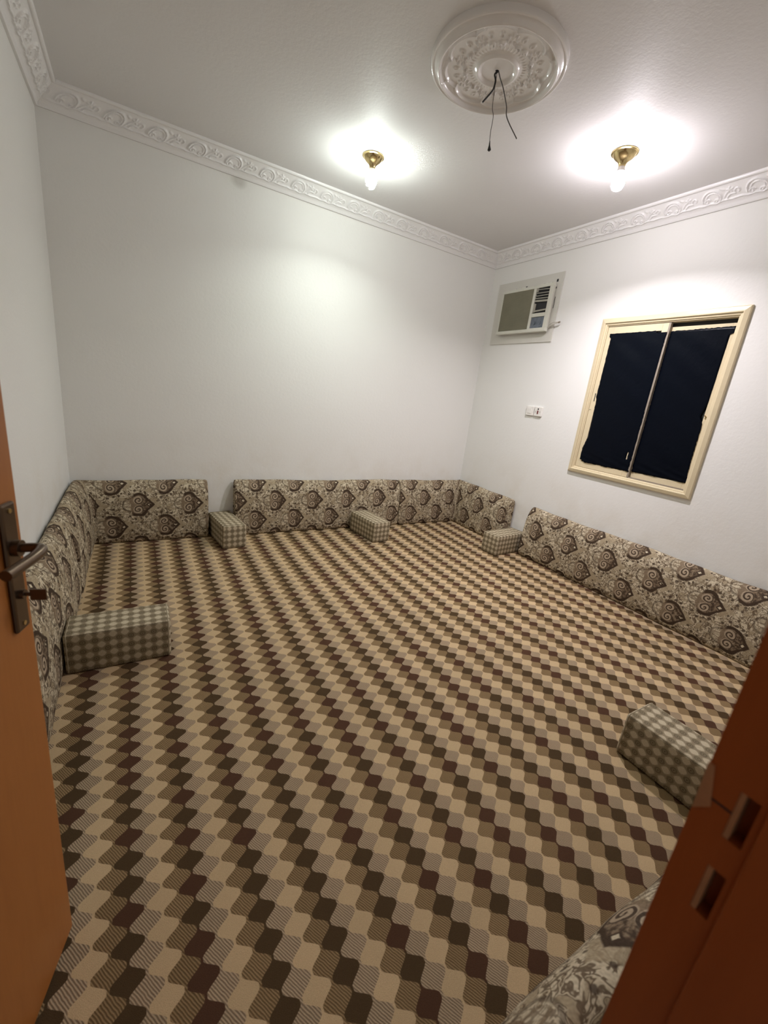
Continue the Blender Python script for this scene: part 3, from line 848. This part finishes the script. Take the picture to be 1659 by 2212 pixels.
# local: x along the leaf from the hinge, -y the side seen from the doorway
lf = MB().box((0, 0.0, 0.0), (LEAF, 0.040, 2.06)).build('door_leaf', M_DOOR, door, bevel=0.003)
pl = empty('lever_handle', (0.858, 0.0, 1.02)); pl.parent = door
m = MB(); m.box((-0.020, -0.0085, -0.118), (0.020, 0.0, 0.132)); m.build('handle_plate', M_BRONZE, pl, bevel=0.005)
m = MB(); m.tube([(0, -0.008, 0.048), (0, -0.020, 0.048)], 0.015, 16)
m.tube(spline([(0, -0.014, 0.048), (0, -0.040, 0.050), (-0.006, -0.053, 0.050), (-0.030, -0.058, 0.049), (-0.070, -0.056, 0.047), (-0.112, -0.053, 0.046)], 6), [0.0085] * 12 + [0.0095] * 19, 12)
m.build('lever', M_BRONZE, pl, smooth=True)
m = MB(); m.tube([(0, -0.008, -0.044), (0, -0.016, -0.044)], 0.009, 14); m.tube([(0, -0.014, -0.044), (0, -0.026, -0.044)], 0.0035, 8)
m.box((-0.0015, -0.050, -0.056), (0.0015, -0.024, -0.034)); m.build('key', M_BRONZE, pl, smooth=True, sharp=30)
for z in (0.118, -0.104): MB().tube([(0, -0.0084, z), (0, -0.0105, z)], 0.0045, 10).build('plate_screw', M_BRASS, pl, smooth=True)

# ------------------------------------------------------------------ door jambs
JX = 0.923
jm = slab('trim_5', [YF + 0.020, -3.826, -3.8405, YF - T - 0.012], [-0.011, 0.975, 1.030, 1.066, 1.118, DZ], {(1, 1), (1, 3)}, lambda u, v, d: (JX + d, u, v), DX1 - JX, M_JAMB)
for z0, z1 in ((0.975, 1.030), (1.066, 1.118)):
    MB().box((JX + 0.020, -3.8400, z0), (JX + 0.038, -3.8265, z1)).build('mortise_back', M_JAMB, jm)
    MB().box((JX + 0.0005, -3.8305, z0), (JX + 0.022, -3.8262, z1)).build('mortise_edge', M_RAW, jm)
# chipped strike at the arris
m = MB(); n0 = [(JX - 0.0012, -3.8005, 1.072), (JX - 0.0012, -3.8120, 1.085), (JX - 0.0012, -3.8040, 1.125), (JX - 0.0012, -3.7992, 1.125)]
m.v = n0 + [(q[0] + 0.004, q[1], q[2]) for q in n0]; m.f = [(0, 1, 2, 3), (4, 5, 6, 7), (0, 1, 5, 4), (1, 2, 6, 5), (2, 3, 7, 6), (3, 0, 4, 7)]
m.build('chipped_edge', M_RAW, jm)
MB().box((JX - 0.005, -3.960, -0.011), (JX + 0.001, -3.846, DZ)).build('door_stop', M_JAMB, jm, bevel=0.002)
MB().box((JX - 0.0006, -3.826, 1.0920), (JX + 0.001, -3.804, 1.0940)).build('score_line', M_DARKIN, jm)
MB().box((DX1 + 0.0005, YF + 0.0005, -0.0005), (JX + 0.085, YF + 0.020, DZ + 0.075)).build('casing', M_JAMB, jm, bevel=0.003)
lj = MB().box((DX0, YF - T - 0.012, -0.011), (0.026, YF + 0.018, DZ)).build('trim_6', M_JAMB); tag(lj, kind='structure')
hj = MB().box((0.026, YF - T - 0.012, DZ - 0.036), (JX, YF + 0.018, DZ)).build('trim_7', M_JAMB); tag(hj, kind='structure')
